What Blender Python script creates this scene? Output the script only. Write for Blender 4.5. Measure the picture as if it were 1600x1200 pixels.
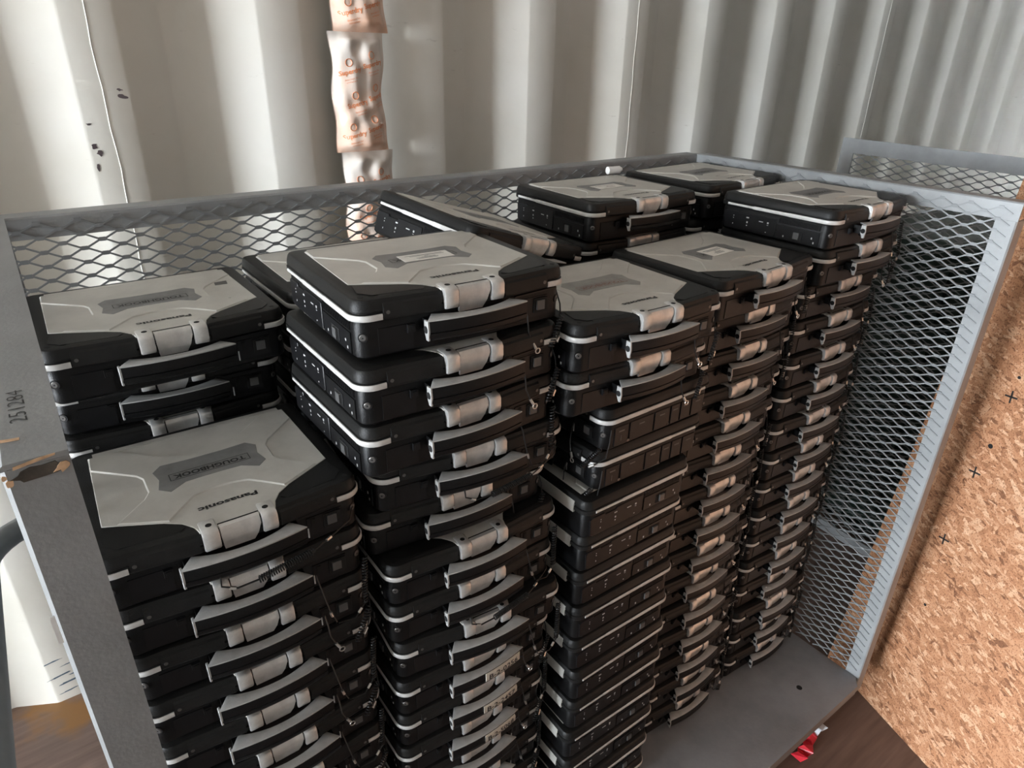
import bpy, math, random
from mathutils import Vector, Matrix
random.seed(7)
for o in list(bpy.data.objects): bpy.data.objects.remove(o)
scene = bpy.context.scene
COL = scene.collection

# ------------------------------------------------------------------ camera
CAMH = 1.70
R = ((0.8050312838, -0.2461712987, 0.5397446839),
     (-0.5928961198, -0.3645000463, 0.7180626068),
     (0.0199705578, -0.8980753910, -0.4393879480))     # rows: world axes in (right, down, forward)
cam_d = bpy.data.cameras.new('camera')
cam = bpy.data.objects.new('camera', cam_d); COL.objects.link(cam)
M = Matrix.Identity(4)
for i in range(3):
    M[i][0] = R[i][0]; M[i][1] = -R[i][1]; M[i][2] = -R[i][2]
M[2][3] = CAMH
cam.matrix_world = M
cam_d.sensor_fit = 'HORIZONTAL'; cam_d.sensor_width = 36.0
cam_d.lens = 36.0 * 1054.612 / 1600.0
cam_d.clip_start = 0.02; cam_d.clip_end = 200
scene.camera = cam

# ------------------------------------------------------------------ sky and daylight through the open container end
DOOR_X = -9.0
WALL_Y = 1.83
SIDE_Y = -0.62
CEIL_Z = 2.55
END_X = 6.4
world = bpy.data.worlds.new('world'); scene.world = world
world.use_nodes = True
wn = world.node_tree.nodes; wl = world.node_tree.links
bg = wn['Background']
bg.inputs['Color'].default_value = (0.86, 0.93, 1.0, 1)
bg.inputs['Strength'].default_value = 42.0
pd = bpy.data.lights.new('door_daylight_portal', 'AREA')
pd.shape = 'RECTANGLE'; pd.size = CEIL_Z - 0.02; pd.size_y = WALL_Y - SIDE_Y - 0.02
pd.cycles.is_portal = True
po = bpy.data.objects.new('door_daylight_portal', pd); COL.objects.link(po)
po.location = (DOOR_X, (WALL_Y + SIDE_Y) / 2, CEIL_Z / 2)
po.rotation_euler = (0, -math.pi / 2, 0)
vs = scene.view_settings
vs.view_transform = 'Standard'; vs.look = 'None'; vs.gamma = 1.0; vs.use_curve_mapping = False
vs.exposure = 1.1

# ------------------------------------------------------------------ helpers
def mat(name, col, rough=0.5, metal=0.0, nscale=0.0, namt=0.0, bump=0.0, bscale=200.0, col2=None, spec=0.5, rvar=0.0):
    m = bpy.data.materials.new(name); m.use_nodes = True
    nt = m.node_tree; b = nt.nodes['Principled BSDF']
    b.inputs['Base Color'].default_value = (*col, 1)
    b.inputs['Roughness'].default_value = rough
    b.inputs['Metallic'].default_value = metal
    b.inputs['Specular IOR Level'].default_value = spec
    tc = nt.nodes.new('ShaderNodeTexCoord')
    if nscale:
        n = nt.nodes.new('ShaderNodeTexNoise'); n.inputs['Scale'].default_value = nscale
        n.inputs['Detail'].default_value = 6; n.inputs['Roughness'].default_value = 0.65
        nt.links.new(tc.outputs['Object'], n.inputs['Vector'])
        r = nt.nodes.new('ShaderNodeValToRGB')
        c2 = col2 if col2 else tuple(c * (1 - namt) for c in col)
        c1 = tuple(min(1, c * (1 + namt * .5)) for c in col)
        r.color_ramp.elements[0].position = 0.3; r.color_ramp.elements[0].color = (*c2, 1)
        r.color_ramp.elements[1].position = 0.65; r.color_ramp.elements[1].color = (*c1, 1)
        nt.links.new(n.outputs['Fac'], r.inputs['Fac'])
        nt.links.new(r.outputs['Color'], b.inputs['Base Color'])
        if rvar:
            mr = nt.nodes.new('ShaderNodeMapRange')
            mr.inputs['To Min'].default_value = rough - rvar; mr.inputs['To Max'].default_value = rough + rvar
            nt.links.new(n.outputs['Fac'], mr.inputs['Value']); nt.links.new(mr.outputs['Result'], b.inputs['Roughness'])
    if bump:
        n2 = nt.nodes.new('ShaderNodeTexNoise'); n2.inputs['Scale'].default_value = bscale; n2.inputs['Detail'].default_value = 3
        nt.links.new(tc.outputs['Object'], n2.inputs['Vector'])
        bp = nt.nodes.new('ShaderNodeBump'); bp.inputs['Strength'].default_value = bump; bp.inputs['Distance'].default_value = 0.002
        nt.links.new(n2.outputs['Fac'], bp.inputs['Height']); nt.links.new(bp.outputs['Normal'], b.inputs['Normal'])
    return m

class MB:
    def __init__(s): s.v = []; s.f = []; s.mi = []; s.cur = 0
    def add(s, vs, fs):
        o = len(s.v); s.v += [tuple(p) for p in vs]
        for f in fs: s.f.append([o + i for i in f]); s.mi.append(s.cur)
        return s
    def box(s, x0, x1, y0, y1, z0, z1):
        return s.add([(x0,y0,z0),(x1,y0,z0),(x1,y1,z0),(x0,y1,z0),(x0,y0,z1),(x1,y0,z1),(x1,y1,z1),(x0,y1,z1)],
                     [(3,2,1,0),(4,5,6,7),(0,1,5,4),(1,2,6,5),(2,3,7,6),(3,0,4,7)])
    def loft(s, rings, cap0=True, cap1=True, closed=True):
        n = len(rings[0]); vs = [p for r in rings for p in r]; fs = []
        for k in range(len(rings) - 1):
            for i in range(n if closed else n - 1):
                j = (i + 1) % n
                fs.append((k*n+i, k*n+j, (k+1)*n+j, (k+1)*n+i))
        if cap0: fs.append(tuple(range(n - 1, -1, -1)))
        if cap1: fs.append(tuple((len(rings)-1)*n + i for i in range(n)))
        return s.add(vs, fs)
    def prism(s, outline, z0, z1, inset=0.0):
        """outline CCW; side walls sloping inward by inset at the top"""
        top = offset(outline, inset) if inset else outline
        return s.loft([[(x,y,z0) for x,y in outline], [(x,y,z1) for x,y in top]])
    def tube(s, path, r, n=6, caps=True):
        rings = []; prev = None
        P = [Vector(p) for p in path]
        for i, p in enumerate(P):
            t = (P[min(i+1,len(P)-1)] - P[max(i-1,0)]).normalized()
            if prev is None:
                a = Vector((0,0,1)) if abs(t.z) < .9 else Vector((1,0,0))
                u = t.cross(a).normalized()
            else:
                u = (prev - t * prev.dot(t)).normalized()
            prev = u; w = t.cross(u)
            rings.append([tuple(p + u*math.cos(2*math.pi*k/n)*r + w*math.sin(2*math.pi*k/n)*r) for k in range(n)])
        return s.loft(rings, caps, caps)
    def cyl(s, c, d, r, h, n=14, r2=None):
        d = Vector(d).normalized(); c = Vector(c)
        a = Vector((0,0,1)) if abs(d.z) < .9 else Vector((1,0,0))
        u = d.cross(a).normalized(); w = d.cross(u)
        ring = lambda q, rr: [tuple(q + u*math.cos(2*math.pi*k/n)*rr + w*math.sin(2*math.pi*k/n)*rr) for k in range(n)]
        return s.loft([ring(c, r), ring(c + d*h, r if r2 is None else r2)])
    def strip(s, path, normals, prof):
        """path (x,y) list, outward normals, prof list of (out,z) closed cross-section"""
        rings = [[(x + nx*o, y + ny*o, z) for o, z in prof] for (x, y), (nx, ny) in zip(path, normals)]
        return s.loft(rings)
    def mesh(s, name, mats, smooth=30):
        me = bpy.data.meshes.new(name); me.from_pydata(s.v, [], s.f)
        if not isinstance(mats, (list, tuple)): mats = [mats]
        for m in mats: me.materials.append(m)
        if len(mats) > 1: me.polygons.foreach_set('material_index', s.mi)
        bm_fix(me)
        if smooth:
            me.polygons.foreach_set('use_smooth', [True]*len(me.polygons))
            me.set_sharp_from_angle(angle=math.radians(smooth))
        me.update()
        return me
import bmesh
def bm_fix(me):
    bm = bmesh.new(); bm.from_mesh(me); bmesh.ops.recalc_face_normals(bm, faces=bm.faces); bm.to_mesh(me); bm.free()

def offset(poly, d):
    """inset a CCW polygon by d (miter)"""
    n = len(poly); out = []
    for i in range(n):
        p0 = Vector(poly[i-1]); p = Vector(poly[i]); p1 = Vector(poly[(i+1) % n])
        a = (p - p0); b = (p1 - p)
        if a.length < 1e-9 or b.length < 1e-9: out.append(tuple(p)); continue
        a.normalize(); b.normalize()
        na = Vector((-a.y, a.x)); nb = Vector((-b.y, b.x))
        m = na + nb
        if m.length < 1e-6: out.append(tuple(p)); continue
        m.normalize(); c = max(.35, m.dot(na))
        out.append(tuple(p + m * (d / c)))
    return out

def link(name, me, parent=None, loc=None, rot=None):
    o = bpy.data.objects.new(name, me); COL.objects.link(o)
    if parent: o.parent = parent
    if loc is not None: o.location = loc
    if rot is not None: o.rotation_euler = rot
    return o
def empty(name, loc=(0,0,0), rot=(0,0,0)):
    o = bpy.data.objects.new(name, None); o.empty_display_size = .05; COL.objects.link(o)
    o.location = loc; o.rotation_euler = rot
    return o
def tag(o, label, cat, group=None, kind=None):
    if label: o['label'] = label
    if cat: o['category'] = cat
    if group: o['group'] = group
    if kind: o['kind'] = kind
    return o
def text_mesh(name, body, size, m, fn=None, extrude=0.0, bold=0.0, spacing=1.0, width=None):
    cu = bpy.data.curves.new(name, 'FONT'); cu.body = body; cu.size = size; cu.align_x = 'CENTER'; cu.align_y = 'CENTER'
    cu.extrude = extrude; cu.offset = bold; cu.space_character = spacing; cu.resolution_u = 2
    ob = bpy.data.objects.new(name, cu); COL.objects.link(ob)
    dg = bpy.context.evaluated_depsgraph_get()
    me = bpy.data.meshes.new_from_object(ob.evaluated_get(dg))
    bpy.data.objects.remove(ob); bpy.data.curves.remove(cu)
    me.materials.clear(); me.materials.append(m)
    if width:
        xs = [v.co.x for v in me.vertices]; k = width / (max(xs) - min(xs))
        for v in me.vertices: v.co.x *= k
    if fn:
        for v in me.vertices: v.co = fn(v.co.x, v.co.y, v.co.z)
    me.update(); me.name = name
    return me

# ------------------------------------------------------------------ materials
m_black = mat('black_plastic', (0.006,0.006,0.0065), 0.36, 0, 40, .35, .2, 900, spec=.27)
m_lidblk = mat('black_lid_plastic', (0.0125,0.0123,0.012), 0.42, 0, 25, .3, .2, 900, spec=.27)
m_dark = mat('dark_recess', (0.004,0.004,0.004), 0.8)
m_silver = mat('silver_lid_paint', (0.60,0.585,0.54), 0.42, .1, 14, .14, .12, 1500, rvar=.06)
m_latch = mat('cast_silver_latch', (0.74,0.73,0.71), 0.30, .55, 60, .15, .15, 900)
m_bump = mat('pale_bumper', (0.66,0.65,0.63), 0.4, .1, 50, .15)
m_cap = mat('handle_silver', (0.46,0.46,0.45), 0.45, .15, 60, .12, .2, 1200)
m_plate = mat('nameplate_grey', (0.25,0.25,0.245), 0.5, .2, 30, .2)
m_plate2 = mat('worn_nameplate', (0.34,0.335,0.31), 0.5, .2, 30, .2)
m_ink = mat('dark_print', (0.012,0.012,0.012), 0.5)
m_ink2 = mat('faded_red_print', (0.28,0.17,0.14), 0.6)
m_white = mat('white_print', (0.50,0.50,0.50), 0.6)
m_panel = mat('charcoal_panel', (0.008,0.008,0.009), 0.4, 0, 60, .3, spec=.3)
m_grey = mat('grey_plastic', (0.10,0.10,0.10), 0.4)
m_paper = mat('white_paper', (0.86,0.84,0.79), 0.8, 0, 60, .08)
m_pinkpaper = mat('reddish_print', (0.45,0.40,0.38), 0.8)
m_tape = mat('masking_tape', (0.62,0.58,0.50), 0.7, 0, 80, .12, .3, 600)
m_wire = mat('black_cord', (0.012,0.012,0.012), 0.35)
m_metal = mat('steel_crimp', (0.7,0.68,0.64), 0.3, .9)
m_screw = mat('screw_steel', (0.16,0.155,0.15), 0.35, .6)
m_cart = mat('grey_cart_paint', (0.29,0.30,0.305), 0.45, .1, 9, .18, .12, 260, rvar=.08)
m_mesh = mat('grey_mesh_paint', (0.235,0.245,0.25), 0.42, .1, 12, .15)
m_deck = mat('grey_deck_paint', (0.25,0.265,0.285), 0.5, .1, 7, .25, .15, 120)
m_chip = mat('bare_primer_chip', (0.62,0.40,0.24), 0.7, 0, 90, .3)
m_rustdark = mat('dark_rust', (0.09,0.075,0.06), 0.85, 0, 60, .5)
m_tube = mat('handle_tube_paint', (0.16,0.17,0.17), 0.4, .1, 20, .15)
m_rubber = mat('caster_rubber', (0.05,0.05,0.05), 0.7)
m_red = mat('red_plastic_film', (0.75,0.03,0.05), 0.35)
m_film = mat('white_plastic_film', (0.75,0.78,0.82), 0.3)
m_bin = mat('dark_green_bin', (0.012,0.03,0.022), 0.5, 0, 10, .3)
m_whitecap = mat('white_cap', (0.8,0.8,0.79), 0.4)
m_patch = mat('grey_tape_patch', (0.11,0.11,0.105), 0.6)

def wall_material():
    m = bpy.data.materials.new('container_wall_paint'); m.use_nodes = True
    nt = m.node_tree; L = nt.links; b = nt.nodes['Principled BSDF']
    tc = nt.nodes.new('ShaderNodeTexCoord')
    base = nt.nodes.new('ShaderNodeRGB'); base.outputs[0].default_value = (0.76, 0.745, 0.69, 1)
    n1 = nt.nodes.new('ShaderNodeTexNoise'); n1.inputs['Scale'].default_value = 3.0; n1.inputs['Detail'].default_value = 5
    L.new(tc.outputs['Object'], n1.inputs['Vector'])
    mp = nt.nodes.new('ShaderNodeMapping'); mp.inputs['Scale'].default_value = (9, 9, 40)
    L.new(tc.outputs['Object'], mp.inputs['Vector'])
    n2 = nt.nodes.new('ShaderNodeTexNoise'); n2.inputs['Scale'].default_value = 1.0; n2.inputs['Detail'].default_value = 8; n2.inputs['Roughness'].default_value = .7
    L.new(mp.outputs['Vector'], n2.inputs['Vector'])
    r1 = nt.nodes.new('ShaderNodeValToRGB'); r1.color_ramp.elements[0].color = (.90,.89,.86,1); r1.color_ramp.elements[1].color = (1,1,1,1)
    r1.color_ramp.elements[0].position = .3; r1.color_ramp.elements[1].position = .6
    L.new(n1.outputs['Fac'], r1.inputs['Fac'])
    r2 = nt.nodes.new('ShaderNodeValToRGB'); r2.color_ramp.elements[0].color = (.62,.60,.57,1); r2.color_ramp.elements[1].color = (1,1,1,1)
    r2.color_ramp.elements[0].position = .24; r2.color_ramp.elements[1].position = .34
    L.new(n2.outputs['Fac'], r2.inputs['Fac'])
    mx = nt.nodes.new('ShaderNodeMix'); mx.data_type = 'RGBA'; mx.blend_type = 'MULTIPLY'; mx.inputs['Factor'].default_value = 1
    L.new(base.outputs[0], mx.inputs['A']); L.new(r1.outputs['Color'], mx.inputs['B'])
    mx2 = nt.nodes.new('ShaderNodeMix'); mx2.data_type = 'RGBA'; mx2.blend_type = 'MULTIPLY'; mx2.inputs['Factor'].default_value = 1
    L.new(mx.outputs['Result'], mx2.inputs['A']); L.new(r2.outputs['Color'], mx2.inputs['B'])
    # small dark paint chips
    v = nt.nodes.new('ShaderNodeTexNoise'); v.inputs['Scale'].default_value = 16; v.inputs['Detail'].default_value = 3
    L.new(tc.outputs['Object'], v.inputs['Vector'])
    r3 = nt.nodes.new('ShaderNodeValToRGB'); r3.color_ramp.elements[0].position = .805; r3.color_ramp.elements[0].color = (1,1,1,1)
    r3.color_ramp.elements[1].position = .83; r3.color_ramp.elements[1].color = (.12,.09,.10,1)
    L.new(v.outputs['Fac'], r3.inputs['Fac'])
    mx3 = nt.nodes.new('ShaderNodeMix'); mx3.data_type = 'RGBA'; mx3.blend_type = 'MULTIPLY'; mx3.inputs['Factor'].default_value = 1
    L.new(mx2.outputs['Result'], mx3.inputs['A']); L.new(r3.outputs['Color'], mx3.inputs['B'])
    L.new(mx3.outputs['Result'], b.inputs['Base Color'])
    b.inputs['Roughness'].default_value = .5
    bp = nt.nodes.new('ShaderNodeBump'); bp.inputs['Strength'].default_value = .12; bp.inputs['Distance'].default_value = .004
    n4 = nt.nodes.new('ShaderNodeTexNoise'); n4.inputs['Scale'].default_value = 25
    L.new(tc.outputs['Object'], n4.inputs['Vector']); L.new(n4.outputs['Fac'], bp.inputs['Height']); L.new(bp.outputs['Normal'], b.inputs['Normal'])
    return m
m_wall = wall_material()

def floor_material():
    m = bpy.data.materials.new('brown_plywood_floor'); m.use_nodes = True
    nt = m.node_tree; L = nt.links; b = nt.nodes['Principled BSDF']
    tc = nt.nodes.new('ShaderNodeTexCoord')
    mp = nt.nodes.new('ShaderNodeMapping'); mp.inputs['Scale'].default_value = (4, 40, 4); mp.inputs['Rotation'].default_value = (0,0,.1)
    L.new(tc.outputs['Object'], mp.inputs['Vector'])
    n = nt.nodes.new('ShaderNodeTexNoise'); n.inputs['Scale'].default_value = 1.5; n.inputs['Detail'].default_value = 6
    L.new(mp.outputs['Vector'], n.inputs['Vector'])
    r = nt.nodes.new('ShaderNodeValToRGB'); r.color_ramp.elements[0].color = (.13,.085,.068,1); r.color_ramp.elements[1].color = (.20,.135,.112,1)
    r.color_ramp.elements[0].position = .3; r.color_ramp.elements[1].position = .7
    L.new(n.outputs['Fac'], r.inputs['Fac'])
    # rust stain by the wall
    n2 = nt.nodes.new('ShaderNodeTexNoise'); n2.inputs['Scale'].default_value = 7; n2.inputs['Detail'].default_value = 7
    L.new(tc.outputs['Object'], n2.inputs['Vector'])
    sx = nt.nodes.new('ShaderNodeSeparateXYZ'); L.new(tc.outputs['Object'], sx.inputs['Vector'])
    mr = nt.nodes.new('ShaderNodeMapRange'); mr.inputs['From Min'].default_value = WALL_Y - .34; mr.inputs['From Max'].default_value = WALL_Y + .02
    mr.inputs['To Min'].default_value = 0; mr.inputs['To Max'].default_value = .42
    L.new(sx.outputs['Y'], mr.inputs['Value'])
    ad = nt.nodes.new('ShaderNodeMath'); ad.operation = 'ADD'
    L.new(mr.outputs['Result'], ad.inputs[0]); L.new(n2.outputs['Fac'], ad.inputs[1])
    r2 = nt.nodes.new('ShaderNodeValToRGB'); r2.color_ramp.elements[0].position = .78; r2.color_ramp.elements[0].color = (0,0,0,1)
    r2.color_ramp.elements[1].position = .92; r2.color_ramp.elements[1].color = (1,1,1,1)
    L.new(ad.outputs[0], r2.inputs['Fac'])
    mx = nt.nodes.new('ShaderNodeMix'); mx.data_type = 'RGBA'
    L.new(r2.outputs['Color'], mx.inputs['Factor']); L.new(r.outputs['Color'], mx.inputs['A']); mx.inputs['B'].default_value = (.24,.115,.035,1)
    L.new(mx.outputs['Result'], b.inputs['Base Color']); b.inputs['Roughness'].default_value = .55
    bp = nt.nodes.new('ShaderNodeBump'); bp.inputs['Strength'].default_value = .2; bp.inputs['Distance'].default_value = .003
    L.new(n.outputs['Fac'], bp.inputs['Height']); L.new(bp.outputs['Normal'], b.inputs['Normal'])
    return m
m_floor = floor_material()

def osb_material():
    m = bpy.data.materials.new('oriented_strand_board'); m.use_nodes = True
    nt = m.node_tree; L = nt.links; b = nt.nodes['Principled BSDF']
    tc = nt.nodes.new('ShaderNodeTexCoord')
    nz = nt.nodes.new('ShaderNodeTexNoise'); nz.inputs['Scale'].default_value = 6; nz.inputs['Detail'].default_value = 4
    L.new(tc.outputs['Object'], nz.inputs['Vector'])
    prev = None
    for k, (sc, rot, st) in enumerate(((66, .3, (1, 1, .24)), (74, 1.3, (1, 1, .22)), (62, -.75, (1, 1, .22)), (84, .75, (1, 1, .25)), (110, 2.2, (1, 1, .3)), (170, 1.75, (1, 1, .35)))):
        mp0 = nt.nodes.new('ShaderNodeMapping'); mp0.inputs['Rotation'].default_value = (rot, 0, 0); mp0.inputs['Location'].default_value = (0, .37*k, .53*k)
        mp = nt.nodes.new('ShaderNodeMapping'); mp.inputs['Scale'].default_value = st
        mxv = nt.nodes.new('ShaderNodeMix'); mxv.data_type = 'VECTOR'; mxv.inputs['Factor'].default_value = .03
        L.new(tc.outputs['Object'], mxv.inputs['A']); L.new(nz.outputs['Color'], mxv.inputs['B'])
        L.new(mxv.outputs['Result'], mp0.inputs['Vector']); L.new(mp0.outputs['Vector'], mp.inputs['Vector'])
        v = nt.nodes.new('ShaderNodeTexVoronoi'); v.inputs['Scale'].default_value = sc
        L.new(mp.outputs['Vector'], v.inputs['Vector'])
        sp = nt.nodes.new('ShaderNodeSeparateColor'); L.new(v.outputs['Color'], sp.inputs['Color'])
        if prev is None: prev = sp.outputs['Red']; continue
        gt = nt.nodes.new('ShaderNodeMath'); gt.operation = 'GREATER_THAN'; gt.inputs[1].default_value = .55; L.new(sp.outputs['Green'], gt.inputs[0])
        mm = nt.nodes.new('ShaderNodeMix'); mm.data_type = 'FLOAT'
        L.new(gt.outputs[0], mm.inputs['Factor']); L.new(prev, mm.inputs['A']); L.new(sp.outputs['Red'], mm.inputs['B'])
        prev = mm.outputs['Result']
    class _O: outputs = [prev]
    dv = _O
    r = nt.nodes.new('ShaderNodeValToRGB'); cr = r.color_ramp
    cr.elements[0].position = .0; cr.elements[0].color = (.20,.082,.036,1)
    cr.elements[1].position = 1.0; cr.elements[1].color = (.68,.42,.26,1)
    e = cr.elements.new(.12); e.color = (.36,.16,.075,1)
    e = cr.elements.new(.45); e.color = (.46,.215,.105,1)
    e = cr.elements.new(.8); e.color = (.54,.285,.155,1)
    L.new(prev, r.inputs['Fac'])
    n3 = nt.nodes.new('ShaderNodeTexNoise'); n3.inputs['Scale'].default_value = 260; n3.inputs['Detail'].default_value = 2
    L.new(tc.outputs['Object'], n3.inputs['Vector'])
    r3 = nt.nodes.new('ShaderNodeValToRGB'); r3.color_ramp.elements[0].position = .34; r3.color_ramp.elements[0].color = (.45,.36,.3,1)
    r3.color_ramp.elements[1].position = .46; r3.color_ramp.elements[1].color = (1,1,1,1)
    L.new(n3.outputs['Fac'], r3.inputs['Fac'])
    mx = nt.nodes.new('ShaderNodeMix'); mx.data_type = 'RGBA'; mx.blend_type = 'MULTIPLY'; mx.inputs['Factor'].default_value = 1
    L.new(r.outputs['Color'], mx.inputs['A']); L.new(r3.outputs['Color'], mx.inputs['B'])
    L.new(mx.outputs['Result'], b.inputs['Base Color']); b.inputs['Roughness'].default_value = .6
    bp = nt.nodes.new('ShaderNodeBump'); bp.inputs['Strength'].default_value = .35; bp.inputs['Distance'].default_value = .002
    L.new(dv.outputs[0], bp.inputs['Height']); L.new(bp.outputs['Normal'], b.inputs['Normal'])
    return m
m_osb = osb_material()
m_steel_dark = mat('container_paint_plain', (0.76,0.745,0.69), 0.55, 0, 4, .1)
m_end_dim = mat('unseen_end_dim_tone', (.10,.09,.08), .8, 0, 3, .3)  # unseen end wall, darkened so it bounces less light onto the corrugation
m_side_fill = mat('unseen_side_fill_tone', (.44,.42,.395), .7, 0, 3, .2)  # made-up tone for the unseen side wall, set for its bounced fill light

# ------------------------------------------------------------------ container shell
PITCH = 0.4094; FLAT = 0.1044; SLANT = 0.1003; DEP = 0.053; X_REF = 0.183   # near flat starts at X_REF + k*PITCH
def corrugated(name, y, sgn, x0, x1, z0, z1, m):
    """folded sheet; near flats at y, far flats at y + sgn*DEP; thick folds rounded by a small chamfer"""
    pts = []
    k0 = math.floor((x0 - X_REF) / PITCH) - 1
    k = k0
    c = .004
    while X_REF + k*PITCH < x1 + PITCH:
        s = X_REF + k*PITCH
        for xx, dd in ((s, 0), (s+FLAT, 0), (s+FLAT+SLANT, DEP), (s+2*FLAT+SLANT, DEP)):
            pts.append((xx, dd))
        k += 1
    fine = []
    for i, (x, d) in enumerate(pts):
        if 0 < i < len(pts)-1:
            for q in (pts[i-1], pts[i+1]):
                L_ = math.hypot(q[0]-x, q[1]-d); t = c / L_
                fine.append((x + (q[0]-x)*t, d + (q[1]-d)*t))
        else: fine.append((x, d))
    fine = [p for p in fine if x0 <= p[0] <= x1]
    mb = MB(); T = .002
    rings = [[(x, y + sgn*d, z0), (x, y + sgn*d, z1), (x, y + sgn*(d+T), z1), (x, y + sgn*(d+T), z0)] for x, d in fine]
    mb.loft(rings)
    return tag(link(name, mb.mesh(name, m, 20)), None, None, kind='structure')
wall_back = corrugated('wall_back', WALL_Y, 1, DOOR_X, END_X, 0, CEIL_Z, m_wall)
for sx in (.2345, .2345 + 4*PITCH, .2345 + 8*PITCH, .2345 - 4*PITCH):
    mb = MB(); n = 60
    mb.tube([(sx + .0015*math.sin(i*1.7)+.001*math.sin(i*.6), WALL_Y + .0005, CEIL_Z*i/n) for i in range(n+1)], .0019, 6)
    link('weld_seam', mb.mesh('weld_seam', m_wall), wall_back)
corrugated('wall_front', SIDE_Y, -1, DOOR_X, END_X, 0, CEIL_Z, m_side_fill)
mb = MB().box(DOOR_X, END_X + .06, SIDE_Y - .06, WALL_Y + .06, -.03, 0)
tag(link('floor', mb.mesh('floor', m_floor)), None, None, kind='structure')
mb = MB().box(DOOR_X, END_X + .06, SIDE_Y - .06, WALL_Y + .06, CEIL_Z, CEIL_Z + .04)
tag(link('ceiling', mb.mesh('ceiling', m_steel_dark)), None, None, kind='structure')
mb = MB().box(END_X, END_X + .06, SIDE_Y - .06, WALL_Y + .06, 0, CEIL_Z)
tag(link('wall_end', mb.mesh('wall_end', m_end_dim)), None, None, kind='structure')
# ------------------------------------------------------------------ wire cage carts
X0, X1, Y0, Y1, ZR, DECK = -.006, 1.5627, .470, 1.257, 1.4642, .1834
AW, AT = .038, .004
LWD, SWD = .055, .0225
def angle_bar(mb, p0, p1, a, b):
    """L-section from p0 to p1: flange a (vector incl. width) and flange b (vector), heel at p0"""
    p0, p1, a, b = map(Vector, (p0, p1, a, b))
    ta = b.normalized() * AT; tb = a.normalized() * AT
    prof = [tb*.7, a, a + ta, ta + tb, b + tb, b, ta*.7]
    mb.loft([[tuple(p0 + q) for q in prof], [tuple(p1 + q) for q in prof]])
    return mb
def expanded(mb, org, du, s0, s1, z0, z1, nrm, ph=0.0):
    """expanded metal lattice in the plane through org spanned by du (unit, horizontal) and z"""
    org, du, nrm = Vector(org), Vector(du), Vector(nrm)
    up = Vector((0,0,1)); W = .0028; T = .0022
    def seg(a, b, w0, off0, off1):
        d = (b - a); L_ = d.length; d.normalize()
        side = d.cross(nrm).normalized() * (w0/2)
        A = a + nrm*off0; B = b + nrm*off1; t = nrm * T
        mb.add([A-side, A+side, A+side+t, A-side+t, B-side, B+side, B+side+t, B-side+t],
               [(0,1,5,4),(1,2,6,5),(2,3,7,6),(3,0,4,7)])
    P = lambda s, z: org + du*s + up*z
    j = 0; z = z1
    hw = .0045
    while z - SWD/2 >= z0:
        s = s0 + ph + (LWD/2 if j % 2 else 0)
        while s <= s1:
            zb = z - SWD/2
            # bond
            seg(P(max(s0,s-hw), z), P(min(s1,s+hw), z), .0062, .0, .0)
            for sg in (-1, 1):
                e = s + sg*(LWD/2)
                if s0 <= e <= s1:
                    seg(P(s+sg*hw, z-.0008), P(e-sg*hw, zb+.0008), W, .0, .0)
            s += LWD
        z -= SWD/2; j += 1
    return mb
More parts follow.
